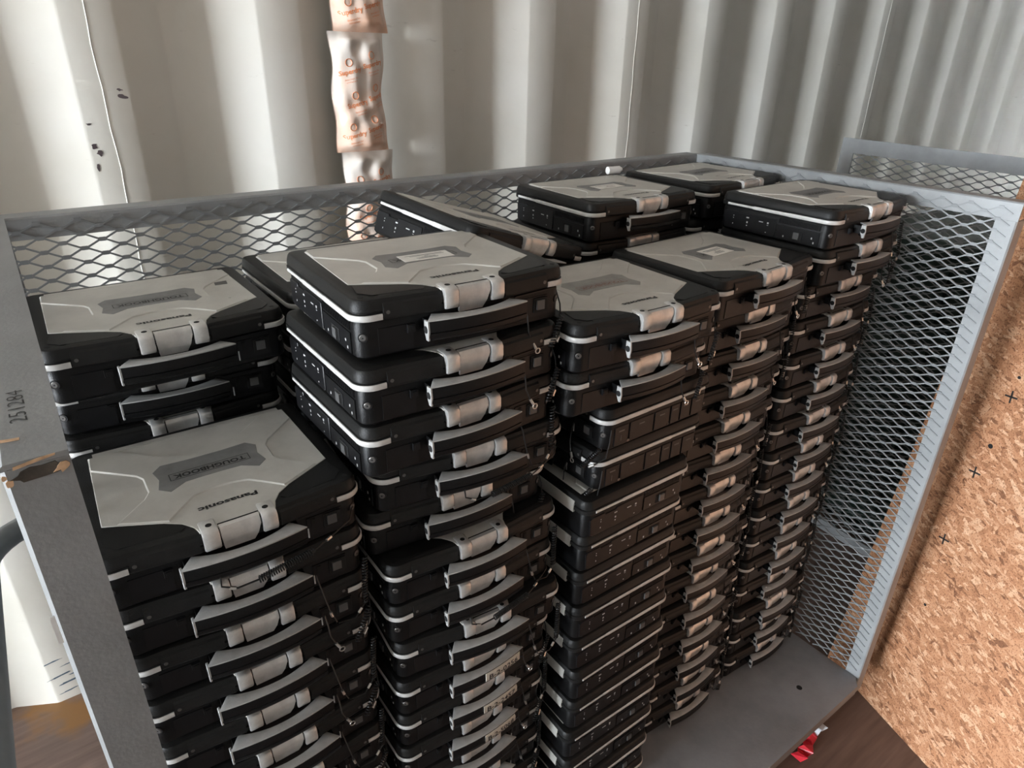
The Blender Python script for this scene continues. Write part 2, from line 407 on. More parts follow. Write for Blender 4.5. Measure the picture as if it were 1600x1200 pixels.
def make_cart(name, ox, oy, yaw, label, length, handle=True):
    t = empty(name, (ox, oy, 0), (0,0,yaw))
    # local frame: same axes as the world for the first cart (ox=oy=yaw=0)
    x0, x1, y0, y1 = X0, X0 + length, Y0, Y1
    a = AW
    # top rails
    mb = MB(); angle_bar(mb, (x0-a, y0-.0008, ZR), (x0-a, y1+a, ZR), (a,0,0), (0,0,-.0045)); link('top_rail', mb.mesh('top_rail_end', m_cart), t)
    mb = MB(); angle_bar(mb, (x0, y1, ZR), (x1, y1, ZR), (0,0,-.034), (0,a,0)); link('top_rail', mb.mesh('top_rail_back', m_cart), t)
    mb = MB(); angle_bar(mb, (x1, y0-.0004, ZR), (x1, y1, ZR), (0,0,-.036), (a,0,0)); link('top_rail', mb.mesh('top_rail_end', m_cart), t)
    zb = DECK - .062
    # posts
    mb = MB(); angle_bar(mb, (x0-a, y0, zb), (x0-a, y0, ZR-.0046), (a,0,0), (0,a,0)); fl = link('post', mb.mesh('post', m_cart), t)
    mb = MB(); angle_bar(mb, (x1, y0, zb), (x1, y0, ZR-.0362), (0,a,0), (a,0,0)); link('post', mb.mesh('post', m_cart), t)
    mb = MB(); angle_bar(mb, (x0-a, y1+a, zb), (x0-a, y1+a, ZR-.005), (a,0,0), (0,-a,0)); link('post', mb.mesh('post', m_cart), t)
    mb = MB(); angle_bar(mb, (x1+a, y1+a, zb), (x1+a, y1+a, ZR-.005), (-a,0,0), (0,-a,0)); link('post', mb.mesh('post', m_cart), t)
    # expanded metal
    mb = MB(); expanded(mb, (0, y1, 0), (1,0,0), x0-.03, x1+.0, DECK+.004, ZR-.011, (0,-1,0), .012); link('wire_mesh', mb.mesh('wire_mesh_back', m_mesh, 0), t)
    mb = MB(); expanded(mb, (x1, 0, 0), (0,1,0), y0+.006, y1, DECK+.004, ZR-.013, (-1,0,0), .028); link('wire_mesh', mb.mesh('wire_mesh_end', m_mesh, 0), t)
    mb = MB(); expanded(mb, (x0-a+AT, 0, 0), (0,1,0), y0+.006, y1, DECK+.004, ZR-.013, (1,0,0), .02); link('wire_mesh', mb.mesh('wire_mesh_end', m_mesh, 0), t)
    # deck plate with folded lip
    mb = MB()
    o = [(x0-a+.005, y0+.005), (x1-.001, y0-.004), (x1-.001, y1+.03), (x0-a+.005, y1+.03)]
    o = [(x0-a+.006, y0+.006), (x0, y0+.006), (x0+.002, y0-.012), (x1-.026, y0-.012), (x1-.012, y0+.0), (x1-.0015, y0+.006), (x1-.0015, y1+.03), (x0-a+.006, y1+.03)]
    mb.loft([[(x,y,DECK-.032) for x,y in offset(o,.001)], [(x,y,DECK-.004) for x,y in o], [(x,y,DECK-.0008) for x,y in offset(o,.0006)], [(x,y,DECK) for x,y in offset(o,.004)]])
    dk = link('deck', mb.mesh('deck', m_deck, 40), t)
    if handle:
        mb = MB().cyl((1.4015, .548, DECK-.0002), (0,0,1), .0075, .0006, 16); link('bolt_hole', mb.mesh('bolt_hole', m_dark), dk)
    # push handle: bent tube out of the end panel
    if handle:
        path = []
        xh, zh, rb = x0 - .135, 1.072, .075
        path.append((x0-a+.0, 1.04, zh+.015))
        path.append((x0-a-.02, 1.04, zh+.012))
        for k in range(9):
            an = math.pi/2 * k/8
            path.append((xh + rb - rb*math.sin(an) , 1.04 - rb + rb*math.cos(an), zh + .006*(1-k/8)))
        for k in range(9):
            an = math.pi/2 * k/8
            path.append((xh + rb - rb*math.cos(an), .53 + rb - rb*math.sin(an), zh))
        path.append((x0-a-.02, .53, zh)); path.append((x0-a, .53, zh))
        mb = MB().tube(path, .0165, 14); link('push_handle', mb.mesh('push_handle', m_tube, 50), t)
    # casters
    for cx in (x0 + .1, x1 - .12):
        for cy in (y0 + .1, y1 - .08):
            mb = MB(); mb.box(cx-.045, cx+.045, cy-.04, cy+.04, DECK-.036, DECK-.032)
            mb.box(cx-.03, cx+.03, cy-.026, cy-.021, .06, DECK-.036); mb.box(cx-.03, cx+.03, cy+.021, cy+.026, .06, DECK-.036)
            c_ = link('caster', mb.mesh('caster', m_cart), t)
            mb = MB().cyl((cx, cy-.016, .0605), (0,1,0), .0602, .032, 22); link('wheel', mb.mesh('wheel', m_rubber, 40), c_)
    tag(t, label, 'cart')
    return t, fl
cart1, left_post = make_cart('cage_cart', 0, 0, 0, 'grey steel cage cart with expanded mesh sides holding the stacked laptops', X1 - X0)
pan = empty('mesh_panel', (2.285, .36, 0), (0,0,-.07))
pw, pz, fw = .925, 1.468, .046
for nm, bx in (('frame_rail', (0,.006,0,pw,pz-fw,pz)), ('frame_rail', (0,.006,0,pw,.002,fw)), ('frame_post', (0,.0055,0,fw,fw,pz-fw)), ('frame_post', (0,.0055,pw-fw,pw,fw,pz-fw))):
    link(nm, MB().box(*bx).mesh(nm, m_cart), pan)
link('wire_mesh', expanded(MB(), (.0065,0,0), (0,1,0), .01, pw-.01, .012, pz-.012, (1,0,0), .02).mesh('wire_mesh_panel', m_mesh, 0), pan)
tag(pan, 'separate framed grey mesh panel standing beyond the leaning strand board', 'panel')
m_chipdark = mat('dark_wall_chip', (.11,.085,.09), .7)
m_blue = mat('blue_scuff', (.10,.15,.20), .7)
def wall_spot(x, z, rx, rz, rot=0, m=None, n=12, jag=.35):
    r_ = random.Random(int(x*1e4 + z*1e3)); pts = []
    for k in range(n):
        a_ = 2*math.pi*k/n; q = 1 + r_.uniform(-jag, jag); u, v = rx*q*math.cos(a_), rz*q*math.sin(a_)
        pts.append((x + u*math.cos(rot) - v*math.sin(rot), z + u*math.sin(rot) + v*math.cos(rot)))
    mb = MB(); mb.loft([[(a_, WALL_Y - .0006, b_) for a_, b_ in pts], [(a_, WALL_Y - .0001, b_) for a_, b_ in pts]])
    link('paint_chip', mb.mesh('paint_chip', m or m_chipdark, 0), wall_back)
for a_ in ((.271,1.597,.011,.004,-.2),(.268,1.611,.006,.0025,0),(.193,1.542,.006,.002,0),(.194,1.495,.006,.005,.4),(.202,1.480,.006,.006,0),(.192,1.450,.003,.007,0)): wall_spot(*a_)
for a_ in ((-.205,.150,.020,.0022,.1),(-.200,.093,.026,.0022,.12),(-.188,.062,.022,.003,.08),(-.165,.085,.018,.002,.1),(-.190,.030,.024,.002,.1),(-.175,.125,.016,.0016,.1)): wall_spot(*a_, m=m_blue)
# wear on the near corner of the first cart
def chip(outline, fn, m, name, parent):
    mb = MB(); mb.loft([[fn(u,v,0) for u,v in outline], [fn(u,v,.0006) for u,v in outline]]); return link(name, mb.mesh(name, m), parent)
def blob(cx, cy, rx, ry, rot=0, n=14, jag=.25):
    out = []
    for k in range(n):
        a_ = 2*math.pi*k/n; r_ = 1 + random.uniform(-jag, jag)
        x, y = rx*r_*math.cos(a_), ry*r_*math.sin(a_)
        out.append((cx + x*math.cos(rot) - y*math.sin(rot), cy + x*math.sin(rot) + y*math.cos(rot)))
    return out
front = lambda u, v, h: (u, Y0 - .0003 - h, v)
topf = lambda u, v, h: (u, v, ZR + .0002 + h)
chip(blob(-.0245, 1.4535, .0155, .0052, .06), front, m_rustdark, 'rust_patch', cart1)
chip([(-.037,1.4595),(-.0275,1.461),(-.018,1.4625),(-.0135,1.4632),(-.0132,1.4645),(-.0235,1.4638),(-.0365,1.4616)], lambda u,v,h: (u, Y0-.0012-h, v), m_chip, 'paint_chip', cart1)
chip(blob(-.0105, 1.4535, .0052, .0028, .35, 12, .4), lambda u,v,h: (u, Y0-.0012-h, v), m_chip, 'paint_chip', cart1)
chip([(-.043,.502),(-.036,.5005),(-.0305,.4995),(-.0302,.5025),(-.038,.504),(-.043,.5055)], topf, m_chip, 'paint_chip', cart1)
chip(blob(-.0405, 1.4505, .0022, .0030, 0, 10, .3), lambda u,v,h: (u, Y0-.0012-h, v), m_chip, 'paint_chip', cart1)
chip(blob(-.0425, 1.4555, .0014, .0018, 0, 10, .3), lambda u,v,h: (u, Y0-.0012-h, v), m_chip, 'paint_chip', cart1)
tm = text_mesh('handwriting', '251284', .0155, m_ink, lambda x,y,z: (-.0285 - y, .556 + x, ZR + .0006), bold=-.0002, width=.058)
link('handwriting', tm, cart1)
mb = MB().box(-.0455, -.0425, Y0-.004, Y0-.003, 1.318, 1.343); link('tape_scrap', mb.mesh('tape_scrap', m_whitecap), cart1)

# ------------------------------------------------------------------ laptop model (x right, y back, z up; y=0 at the rear edge of the silver lid panel)
T = .0785
YO = .11        # object origin sits under the middle of the body
HW = .152
def front_y(x, corner, mid):
    a_ = abs(x)
    if a_ <= .042: return mid
    t = min(1, (a_ - .042) / (.115 - .042)); return mid + (corner - mid) * t
def outline(ins, hw=HW, corner=-.2325, mid=-.2395, yb=.026, rf=.022, rb=.018, n=7):
    """CCW outline and outward normals"""
    hw -= ins; corner += ins; mid += ins; yb -= ins; rf = max(.004, rf - ins); rb = max(.004, rb - ins)
    pts = []; nr = []
    xs = [-.115, -.08, -.042, 0, .042, .08, .115]
    def arc(cx, cy, r, a0, a1):
        for k in range(n + 1):
            a_ = math.radians(a0 + (a1 - a0) * k / n)
            pts.append((cx + r*math.cos(a_), cy + r*math.sin(a_))); nr.append((math.cos(a_), math.sin(a_)))
    arc(-hw + rf, corner + rf, rf, 180, 270)
    for x in xs: pts.append((x, front_y(x, corner, mid))); nr.append((0, -1))
    arc(hw - rf, corner + rf, rf, 270, 360)
    arc(hw - rb, yb - rb, rb, 0, 90)
    arc(-hw + rb, yb - rb, rb, 90, 180)
    return pts, nr
def ring(ins, z, **k): return [(x, y, z) for x, y in outline(ins, **k)[0]]
ME = {}
# --- base
BK = dict(hw=.1475, corner=-.2255, mid=-.2300, yb=.022, rf=.016, rb=.014)
mb = MB(); mb.loft([ring(.012, 0, **BK), ring(.004, .0022, **BK), ring(.0, .006, **BK), ring(.0, .045, **BK), ring(.0025, .0505, **BK)])
for sx in (-1, 1):
    for yy in (-.19, -.01): mb.cyl((sx*.12, yy, -.0012), (0,0,1), .008, .002, 10)
ME['base'] = mb.mesh('base', m_black, 35)
def sub_path(k, xa, xb):
    p_, n_ = outline(0, **k)
    sel = [(q, w) for q, w in zip(p_, n_) if q[1] < -.1 and xa <= q[0] <= xb]
    sel.sort(key=lambda s_: s_[0][0])
    def at(x): return ((x, front_y(x, k.get('corner', -.2325), k.get('mid', -.2395))), (0, -1))
    sel = [s_ for s_ in sel]
    if abs(xa) < .125: sel = [at(xa)] + [s_ for s_ in sel if s_[0][0] > xa + .001]
    if abs(xb) < .125: sel = [s_ for s_ in sel if s_[0][0] < xb - .001] + [at(xb)]
    return [s_[0] for s_ in sel], [s_[1] for s_ in sel]
pth, nn = sub_path(BK, -.122, -.078)
ME['front_panel'] = MB().strip(pth, nn, [(-.002,.007),(.0010,.0078),(.0012,.0395),(-.002,.0405)]).mesh('front_panel', m_panel)
ME['release_button'] = MB().box(-.0865,-.0765,-.2322,-.224,.029,.0395).box(-.0845,-.0785,-.2332,-.232,.031,.0375).mesh('release_button', m_panel)
pth, nn = sub_path(BK, .078, .124)
ME['card_door'] = MB().strip(pth, nn, [(-.002,.012),(.0010,.0128),(.0012,.0405),(-.002,.0412)]).mesh('card_door', m_panel)
mb = MB(); mb.cur = 1; mb.box(.100,.122,-.2290,-.2275,.0185,.0385); mb.cur = 0; mb.box(.104,.116,-.2312,-.2285,.0225,.0355)
ME['door_catch'] = mb.mesh('door_catch', [m_grey, m_dark])
mb = MB(); mb.box(.078,.0795,-.2300,-.226,.012,.026); mb.cur = 1; mb.box(.0835,.0885,-.2294,-.226,.026,.038)
ME['pen_slot'] = mb.mesh('pen_slot', [m_cap, m_dark])
# right-hand sloping strip with status marks
mb = MB(); mb.loft([[(.066,-.2335,.0465),(.138,-.2255,.0465),(.138,-.208,.0512),(.072,-.208,.0512)], [(.066,-.2335,.0485),(.138,-.2255,.0485),(.138,-.208,.0532),(.072,-.208,.0532)]])
ME['status_strip'] = mb.mesh('status_strip', m_panel)
def screw(c, d):
    mb = MB(); mb.cur = 0; mb.cyl(c, d, .0058, .0012, 16); c2 = Vector(c) + Vector(d).normalized()*.0012
    mb.cur = 1; mb.cyl(c2, d, .0044, .0008, 14, .0034)
    c3 = c2 + Vector(d).normalized()*.0008
    mb.cur = 2; mb.cyl(c3, d, .0012, .0002, 6)
    return mb
ca, sa = math.cos(math.radians(238)), math.sin(math.radians(238))
for nm, s_ in (('screw_l', -1), ('screw_r', 1)):
    cx = s_*(.1475 - .016); cy = -.2255 + .016
    d = (s_*abs(ca), sa, 0); c = (cx + d[0]*.0154, cy + d[1]*.0154, .031)
    ME[nm] = screw(c, d).mesh('screw', [m_panel, m_screw, m_dark])
# left side: port cover with icons, vent, slide latch door
XS = -.1475
o = [(-.112,.0075),(-.107,.0055),(.004,.0055),(.011,.009),(.0125,.040),(.008,.043),(-.020,.043),(-.022,.0395),(-.046,.0395),(-.048,.043),(-.110,.043),(-.112,.041)]
ME['port_cover'] = MB().loft([[(XS+.001, y, z) for y, z in o], [(XS-.0012, y, z) for y, z in o], [(XS-.0020, y, z) for y, z in offset([(a_,b_) for a_,b_ in o], .0012)]]).mesh('port_cover', m_panel)
mb = MB()
for y, z, w, h in ((-.012,.033,.002,.0022),(-.012,.0285,.002,.0022),(-.012,.0165,.0018,.0035),(-.046,.034,.0075,.0032),(-.046,.0245,.0035,.0045),(-.046,.018,.003,.003),(-.078,.0315,.012,.0022),(-.094,.0315,.0045,.0045),(-.094,.027,.0045,.0012),(-.092,.0125,.003,.002)):
    w *= .8; h *= .75; mb.box(XS-.0024, XS-.0019, y-w/2, y+w/2, z-h/2, z+h/2)
ME['port_icons'] = mb.mesh('port_icons', m_white)
mb = MB(); mb.cur = 1; mb.box(XS-.0006, XS+.001, -.206, -.116, .0365, .0475); mb.cur = 0
for k in range(30): mb.box(XS-.0018, XS, -.2055+k*.003, -.2042+k*.003, .037, .047)
ME['vent_grille'] = mb.mesh('vent_grille', [m_panel, m_dark])
mb = MB(); mb.box(XS-.0016, XS+.001, -.2065, -.116, .007, .0335); mb.cur = 1; mb.box(XS-.0022, XS-.0014, -.172, -.146, .0105, .0275)
mb.cur = 2; mb.box(XS-.0048, XS-.002, -.166, -.154, .0125, .0255); mb.cur = 3
for y, z in ((-.192,.0205),(-.132,.013),(-.197,.0125)): mb.box(XS-.0021, XS-.0014, y-.0012, y+.0012, z-.0018, z+.0018)
ME['battery_door'] = mb.mesh('battery_door', [m_panel, m_dark, m_grey, m_white])
# right side: row of doors
for k, (ya, yb_) in enumerate(((-.206,-.176),(-.172,-.118),(-.114,-.078),(-.074,-.052),(-.049,-.024),(-.021,.010))):
    mb = MB(); X = .1475
    oo = [(ya,.007),(yb_,.007),(yb_,.042),(ya,.042)]
    mb.loft([[(X-.001,y,z) for y,z in oo],[(X+.0012,y,z) for y,z in oo],[(X+.0018,y,z) for y,z in offset(oo,.001)]])
    mb.cur = 1; ym = (ya+yb_)/2
    mb.box(X+.0016, X+.0022, ym-.006, ym+.006, .032, .0345)
    if k == 0: mb.box(X+.0016, X+.0022, ym-.001, ym+.0, .015, .025)
    ME['side_door%d' % k] = mb.mesh('side_door', [m_panel, m_grey])
mb = MB()
for y in (-.174, -.08): mb.cyl((.1475,y,.010), (1,0,0), .0028, .0018, 10)
ME['side_screws'] = mb.mesh('side_screws', m_screw)
# --- lid
mb = MB()
mb.loft([ring(.006,.0508), ring(.0012,.0520), ring(.0,.0535), ring(.0,.0600), ring(.0022,.0612), ring(.0022,.0622), ring(.0008,.0634), ring(.0014,.0690), ring(.0030,.0742), ring(.0046,.0764), ring(.0085,.0777)])
for s_ in (-1, 1):
    oo = [(s_*.128,-.1745),(s_*.070,-.2045),(s_*.056,-.2175),(s_*.062,-.2235),(s_*.122,-.2165),(s_*.1335,-.203)]
    if s_ > 0: oo = oo[::-1]
    mb.prism(oo, .0770, .0788, .0018)
mb.cur = 1
for s_ in (-1, 1):
    for yy in (-.060, -.150): mb.cyl((s_*.1425, yy, .0745), (s_*.5,0,.85), .0026, .0018, 8)
    mb.cyl((s_*.1365, -.2165, .0770), (0,0,1), .0034, .0010, 12)
ME['lid'] = mb.mesh('lid', [m_lidblk, m_dark], 24)
def side_strip(sgn):
    p_, n_ = outline(0)
    L_ = [(q, w) for q, w in zip(p_, n_)]
    # left front arc first 8 points from (-hw,..) to front
    arc = L_[:8]
    path = [((-HW, .004), (-1,0))] + [((-HW, y), (-1,0)) for y in (-.02,-.055,-.060,-.10,-.135,-.140,-.18)] + arc + [((-.118, front_y(-.118,-.2325,-.2395)), (0,-1))]
    rings = []
    for (x, y), (nx, ny) in path:
        thick = .0072
        if y > -.057: thick = .0042
        elif y > -.138 : thick = .0062
        zc = .0562; h = thick/2; o_ = .0016
        pr = [(-.001, zc-h-.0004), (o_*.6, zc-h), (o_, zc-h+.001), (o_, zc+h-.001), (o_*.6, zc+h), (-.001, zc+h+.0004)]
        rings.append([((x + nx*a_)*(-sgn), y + ny*a_, z) for a_, z in pr])
    return MB().loft(rings)
ME['bumper_l'] = side_strip(-1).mesh('bumper', m_bump, 40)
ME['bumper_r'] = side_strip(1).mesh('bumper', m_bump, 40)
for nm, xa, xb in (('bar_l', -.1165, -.0455), ('bar_r', .0455, .1165)):
    xs = [xa + (xb-xa)*k/8 for k in range(9)]
    path = [(x, front_y(x,-.2325,-.2395)) for x in xs]
    ME[nm] = MB().strip(path, [(0,-1)]*9, [(-.004,.0515),(.0008,.0525),(.0020,.0550),(.0020,.0655),(.0002,.0700),(-.0085,.0778),(-.0130,.0786),(-.0140,.0768)]).mesh('front_bar', m_lidblk, 25)
mb = MB()
for s_ in (-1, 1):
    y = front_y(.112,-.2325,-.2395)
    mb.cyl((s_*.1115, y-.0016, .0612), (0,-1,0), .0024, .0009, 10)
ME['bar_screws'] = mb.mesh('bar_screws', m_screw)
half = [(.128,.001),(.1315,-.166),(.1018,-.1815),(.072,-.197),(.0555,-.2095),(.0465,-.2230),(.0425,-.2360)]
sil = [(-x,y) for x,y in half] + [(x,y) for x,y in half[::-1]]            # CCW from back-left going to the front
mb = MB()
mb.loft([[(x,y,.0758) for x,y in sil], [(x,y,.0780) for x,y in sil], [(x,y,.0785) for x,y in offset(sil,.0006)]])
hx = [(.095,.0),(.053,-.040),(.020,-.0605)]
X = [(-.1275,.0)] + [(-.129,-.034),(-.083,-.078),(-.077,-.090),(-.0764,-.124),(-.083,-.137),(-.1165,-.1722)] + [(-.0995,-.1815),(-.072,-.1957),(-.066,-.1985),(-.049,-.180),(-.0316,-.162),(-.0100,-.157)]
X = X + [(-x,y) for x,y in X[::-1]] + hx + [(-x,y) for x,y in hx[::-1]]
mb.loft([[(x,y,.0783) for x,y in X], [(x,y,.0786) for x,y in X], [(x,y,.0799) for x,y in offset(X,.0017)]])
# rear wrap over the hinge
pr = [(.001,.0785),(.012,.0778),(.020,.0742),(.0255,.0680),(.0272,.058),(.0272,.048),(.024,.048),(.022,.066),(.012,.0745),(.001,.0755)]
mb.loft([[(-.122,y,z) for y,z in pr],[(.122,y,z) for y,z in pr]])
ME['lid_panel'] = mb.mesh('lid_panel', m_silver, 25)
pl = [(.020,-.0725),(.0535,-.0700),(.0645,-.0830),(.0605,-.1045),(.0650,-.1270),(.0530,-.1390),(.0335,-.1255),(.010,-.1245)]
pl = [(-x,y) for x,y in pl] + [(x,y) for x,y in pl[::-1]]
def plate(m):
    mb = MB(); mb.loft([[(x,y,.0795) for x,y in pl],[(x,y,.0800) for x,y in pl],[(x,y,.0801) for x,y in offset(pl,.0006)]]); return mb.mesh('nameplate', m, 0)
ME['nameplate'] = plate(m_plate); ME['nameplate_worn'] = plate(m_plate2)
def name_letters(m):
    me = text_mesh('nameplate_lettering', 'TOUGHBOOK', .0130, m, lambda x,y,z: (-x, -.1068 - y, .0803), bold=.0004, width=.088)
    bm = bmesh.new(); bm.from_mesh(me)
    for xa, xb, ya, yb_ in ((-.0490,.0490,-.0996,-.0986),(-.0490,.0490,-.1150,-.1140),(-.0490,-.0480,-.1150,-.0986),(.0480,.0490,-.1150,-.0986)):
        vs_ = [bm.verts.new((x,y,.0803)) for x,y in ((xa,ya),(xb,ya),(xb,yb_),(xa,yb_))]; bm.faces.new(vs_)
    bm.to_mesh(me); bm.free(); return me
ME['letters'] = name_letters(m_ink); ME['letters_worn'] = name_letters(m_ink2)
ME['brand'] = text_mesh('brand_lettering', 'Panasonic', .0118, m_ink, lambda x,y,z: (-x, -.1935 - y, .0790), bold=.0004, width=.068)
# latch
pr = [(-.2340,.0792),(-.2395,.0783),(-.2425,.0745),(-.2432,.0690),(-.2412,.0560),(-.2375,.0455),(-.2350,.0462),(-.2385,.0575),(-.2398,.0690),(-.2340,.0750)]
xl = lambda z, s_: s_*.0222 if z > .064 else (s_*(.0222 - (.064 - z)/.0185*(.0025 if s_ < 0 else .0085)))
mbl = MB(); mbl.cur = 1; mbl.box(-.0228,.0228,-.2343,-.2325,.0780,.0796); mbl.cur = 0
ME['latch'] = mbl.loft([[(xl(z,-1),y,z) for y,z in pr],[(xl(z,1),y,z) for y,z in pr]]).mesh('latch', [m_latch, m_dark], 40)
for nm, s_ in (('lug_l', -1), ('lug_r', 1)):
    pr = [(-.2190,.0797),(-.2355,.0802),(-.2425,.0788),(-.2455,.0745),(-.2462,.0610),(-.2440,.0545),(-.2405,.0535),(-.2385,.0580),(-.2375,.0740),(-.2190,.0765)]
    mb = MB(); xa, xb = s_*.0238, s_*.0415
    e_ = .0012*s_
    mid_ = sum(q[0] for q in pr)/len(pr), sum(q[1] for q in pr)/len(pr)
    sh = lambda f_: [(mid_[0]+(y-mid_[0])*f_, mid_[1]+(z-mid_[1])*f_) for y,z in pr]
    mb.loft([[(xa,y,z) for y,z in sh(.93)],[(xa+e_,y,z) for y,z in pr],[(xb-e_,y,z) for y,z in pr],[(xb,y,z) for y,z in sh(.93)]])
    mb.cur = 1; mb.cyl((s_*.0318,-.2310,.0795),(0,0,1),.0036,.0008,14)
    ME[nm] = mb.mesh('latch_lug', [m_latch, m_dark], 50)
# handle
def hfront(x): return -.2535 - .0075*(1 - (x/.0705)**2)
def hback(x):
    a_ = abs(x)/.056
    return -.2490 + .0145*min(1, a_)**2.2
xs = [-.0705 + .141*k/16 for k in range(17)]
hf = [(x, hfront(x)) for x in xs]
xb_ = [.056 - .112*k/14 for k in range(15)]
hb = [(x, hback(x)) for x in xb_]
hout = hf + hb
def hring(d, z, fwd=0):
    return [(x, y - (fwd if i < len(hf) else 0), z) for i, (x, y) in enumerate(offset(hout, d))]
ME['handle'] = MB().loft([hring(.0040,.0218), hring(.0012,.0236,.0006), hring(.0002,.0270,.0016), hring(.0002,.0318,.0018), hring(.0006,.0326,.0006), hring(.0002,.0336,.0016), hring(.0,.0420,.0010), hring(.0,.0476)]).box(-.0655,-.0535,-.246,-.222,.029,.044).box(.0535,.0655,-.246,-.222,.029,.044).mesh('handle', m_black, 40)
ME['grip_cap'] = MB().loft([hring(-.0004,.0470), hring(-.0004,.0485), hring(.0006,.0492)]).mesh('grip_cap', m_cap, 40)
mb = MB(); X_ = -.0708
oo = [(-.2545,.0232),(-.2500,.0228),(-.2450,.0335),(-.2455,.0475),(-.2540,.0475),(-.2556,.0350)]
mb.loft([[(X_+.0015,y,z) for y,z in oo],[(X_-.0006,y,z) for y,z in oo],[(X_-.0012,y,z) for y,z in offset(oo,-.0008 if False else .0008)]])
mb.cur = 1; mb.cyl((X_-.0011,-.2500,.0365),(-1,0,0),.0046,.0006,14)
ME['pivot'] = mb.mesh('handle_pivot', [m_cap, m_dark])
# tethers
def coil(p0, p1, turns, r, sag=0.0, seg=8):
    p0, p1 = Vector(p0), Vector(p1); d = (p1-p0); t = d.normalized()
    u = t.cross(Vector((0,0,1))).normalized() if abs(t.z) < .95 else Vector((1,0,0)); w = t.cross(u)
    n = turns*seg; out = []
    for i in range(n+1):
        f_ = i/n; c = p0 + d*f_ + Vector((0,0,-sag*4*f_*(1-f_))); a_ = 2*math.pi*i/seg
        out.append(tuple(c + u*math.cos(a_)*r + w*math.sin(a_)*r))
    return out
def tether_a():
    mb = MB()
    mb.tube([(.082,-.2330,.030),(.083,-.238,.020),(.0845,-.2405,-.004),(.090,-.2425,-.018)], .0011, 5)
    mb.tube([(.1475,-.213,.040),(.1515,-.219,.020),(.151,-.224,-.006),(.139,-.2360,-.020),(.132,-.240,-.026)], .0011, 5)
    mb.tube(coil((.146,-.2330,.012),(.120,-.2440,-.030),12,.0035), .0011, 5)
    mb.cur = 1
    mb.tube([(.090,-.2425,-.018),(.0945,-.2440,-.026)], .0022, 6); mb.tube([(.139,-.2360,-.020),(.132,-.240,-.026)], .0024, 6)
    ringp = [(.0968+.0038*math.cos(a_*math.pi/6), -.2455, -.0295+.0038*math.sin(a_*math.pi/6)) for a_ in range(13)]
    mb.tube(ringp, .0009, 5)
    return mb
def tether_b():
    mb = MB()
    mb.tube([(.080,-.2330,.028),(.083,-.242,.006),(.089,-.246,-.030),(.096,-.2475,-.050)], .0010, 5)
    mb.tube(coil((.150,-.226,.022),(.140,-.239,-.046),16,.0036), .0011, 5)
    mb.tube([(.140,-.239,-.046),(.122,-.246,-.058),(.098,-.248,-.052)], .0010, 5)
    mb.cur = 1; mb.tube([(.089,-.246,-.030),(.091,-.2465,-.038)], .0022, 6); mb.tube([(.134,-.241,-.050),(.128,-.2435,-.054)], .0022, 6)
    return mb
def tether_c():   # stretched coil across the latch of the laptop below
    mb = MB()
    mb.tube([(-.034,-.2585,.0275),(-.036,-.266,.018),(-.020,-.2685,.010),(.004,-.2690,.011)], .0012, 5)
    mb.tube(coil((.004,-.2690,.011),(.072,-.2640,.018),24,.0038,.0), .0011, 5)
    mb.tube([(.072,-.2640,.018),(.092,-.2560,.020),(.130,-.2385,.024),(.1475,-.213,.040)], .0010, 5)
    mb.cur = 1; mb.tube([(.092,-.2560,.020),(.099,-.2528,.0205)], .0021, 6); mb.tube([(-.028,-.2672,.0135),(-.022,-.2684,.0108)], .0021, 6)
    return mb
ME['tether_a'] = tether_a().mesh('stylus_tether', [m_wire, m_metal], 60)
ME['tether_b'] = tether_b().mesh('stylus_tether', [m_wire, m_metal], 60)
ME['tether_c'] = tether_c().mesh('stylus_tether', [m_wire, m_metal], 60)
# stickers
def sticker(x0, x1, y0, y1, rot, m_lines):
    mb = MB(); c, s_ = math.cos(rot), math.sin(rot); cx, cy = (x0+x1)/2, (y0+y1)/2
    f_ = lambda x, y: (cx + (x-cx)*c - (y-cy)*s_, cy + (x-cx)*s_ + (y-cy)*c)
    o_ = [f_(x,y) for x,y in ((x0,y0),(x1,y0),(x1,y1),(x0,y1))]
    mb.loft([[(x,y,.0802) for x,y in o_],[(x,y,.0806) for x,y in o_]])
    me1 = mb.mesh('paper_sticker', m_paper, 0)
    mb = MB(); w = x1-x0; h = y1-y0
    for k, (fa, fb, ly) in enumerate(((.30,.70,.82),(.28,.72,.72),(.32,.60,.62),(.10,.80,.38),(.12,.88,.26),(.45,.52,.5))):
        q = [f_(x1 - w*fb, y1 - h*ly), f_(x1 - w*fa, y1 - h*ly), f_(x1 - w*fa, y1 - h*(ly-.055)), f_(x1 - w*fb, y1 - h*(ly-.055))]
        mb.add([(x,y,.0807) for x,y in q], [(0,1,2,3)])
    return me1, mb.mesh('sticker_print', m_lines, 0)
ME['st_B'], ME['stp_B'] = sticker(-.0325,.041,-.121,-.091,-.03, m_plate)
ME['st_D'], ME['stp_D'] = sticker(-.030,.034,-.126,-.086,.03, m_plate)
ME['st_d'], ME['stp_d'] = sticker(-.035,.036,-.124,-.090,.04, m_pinkpaper)
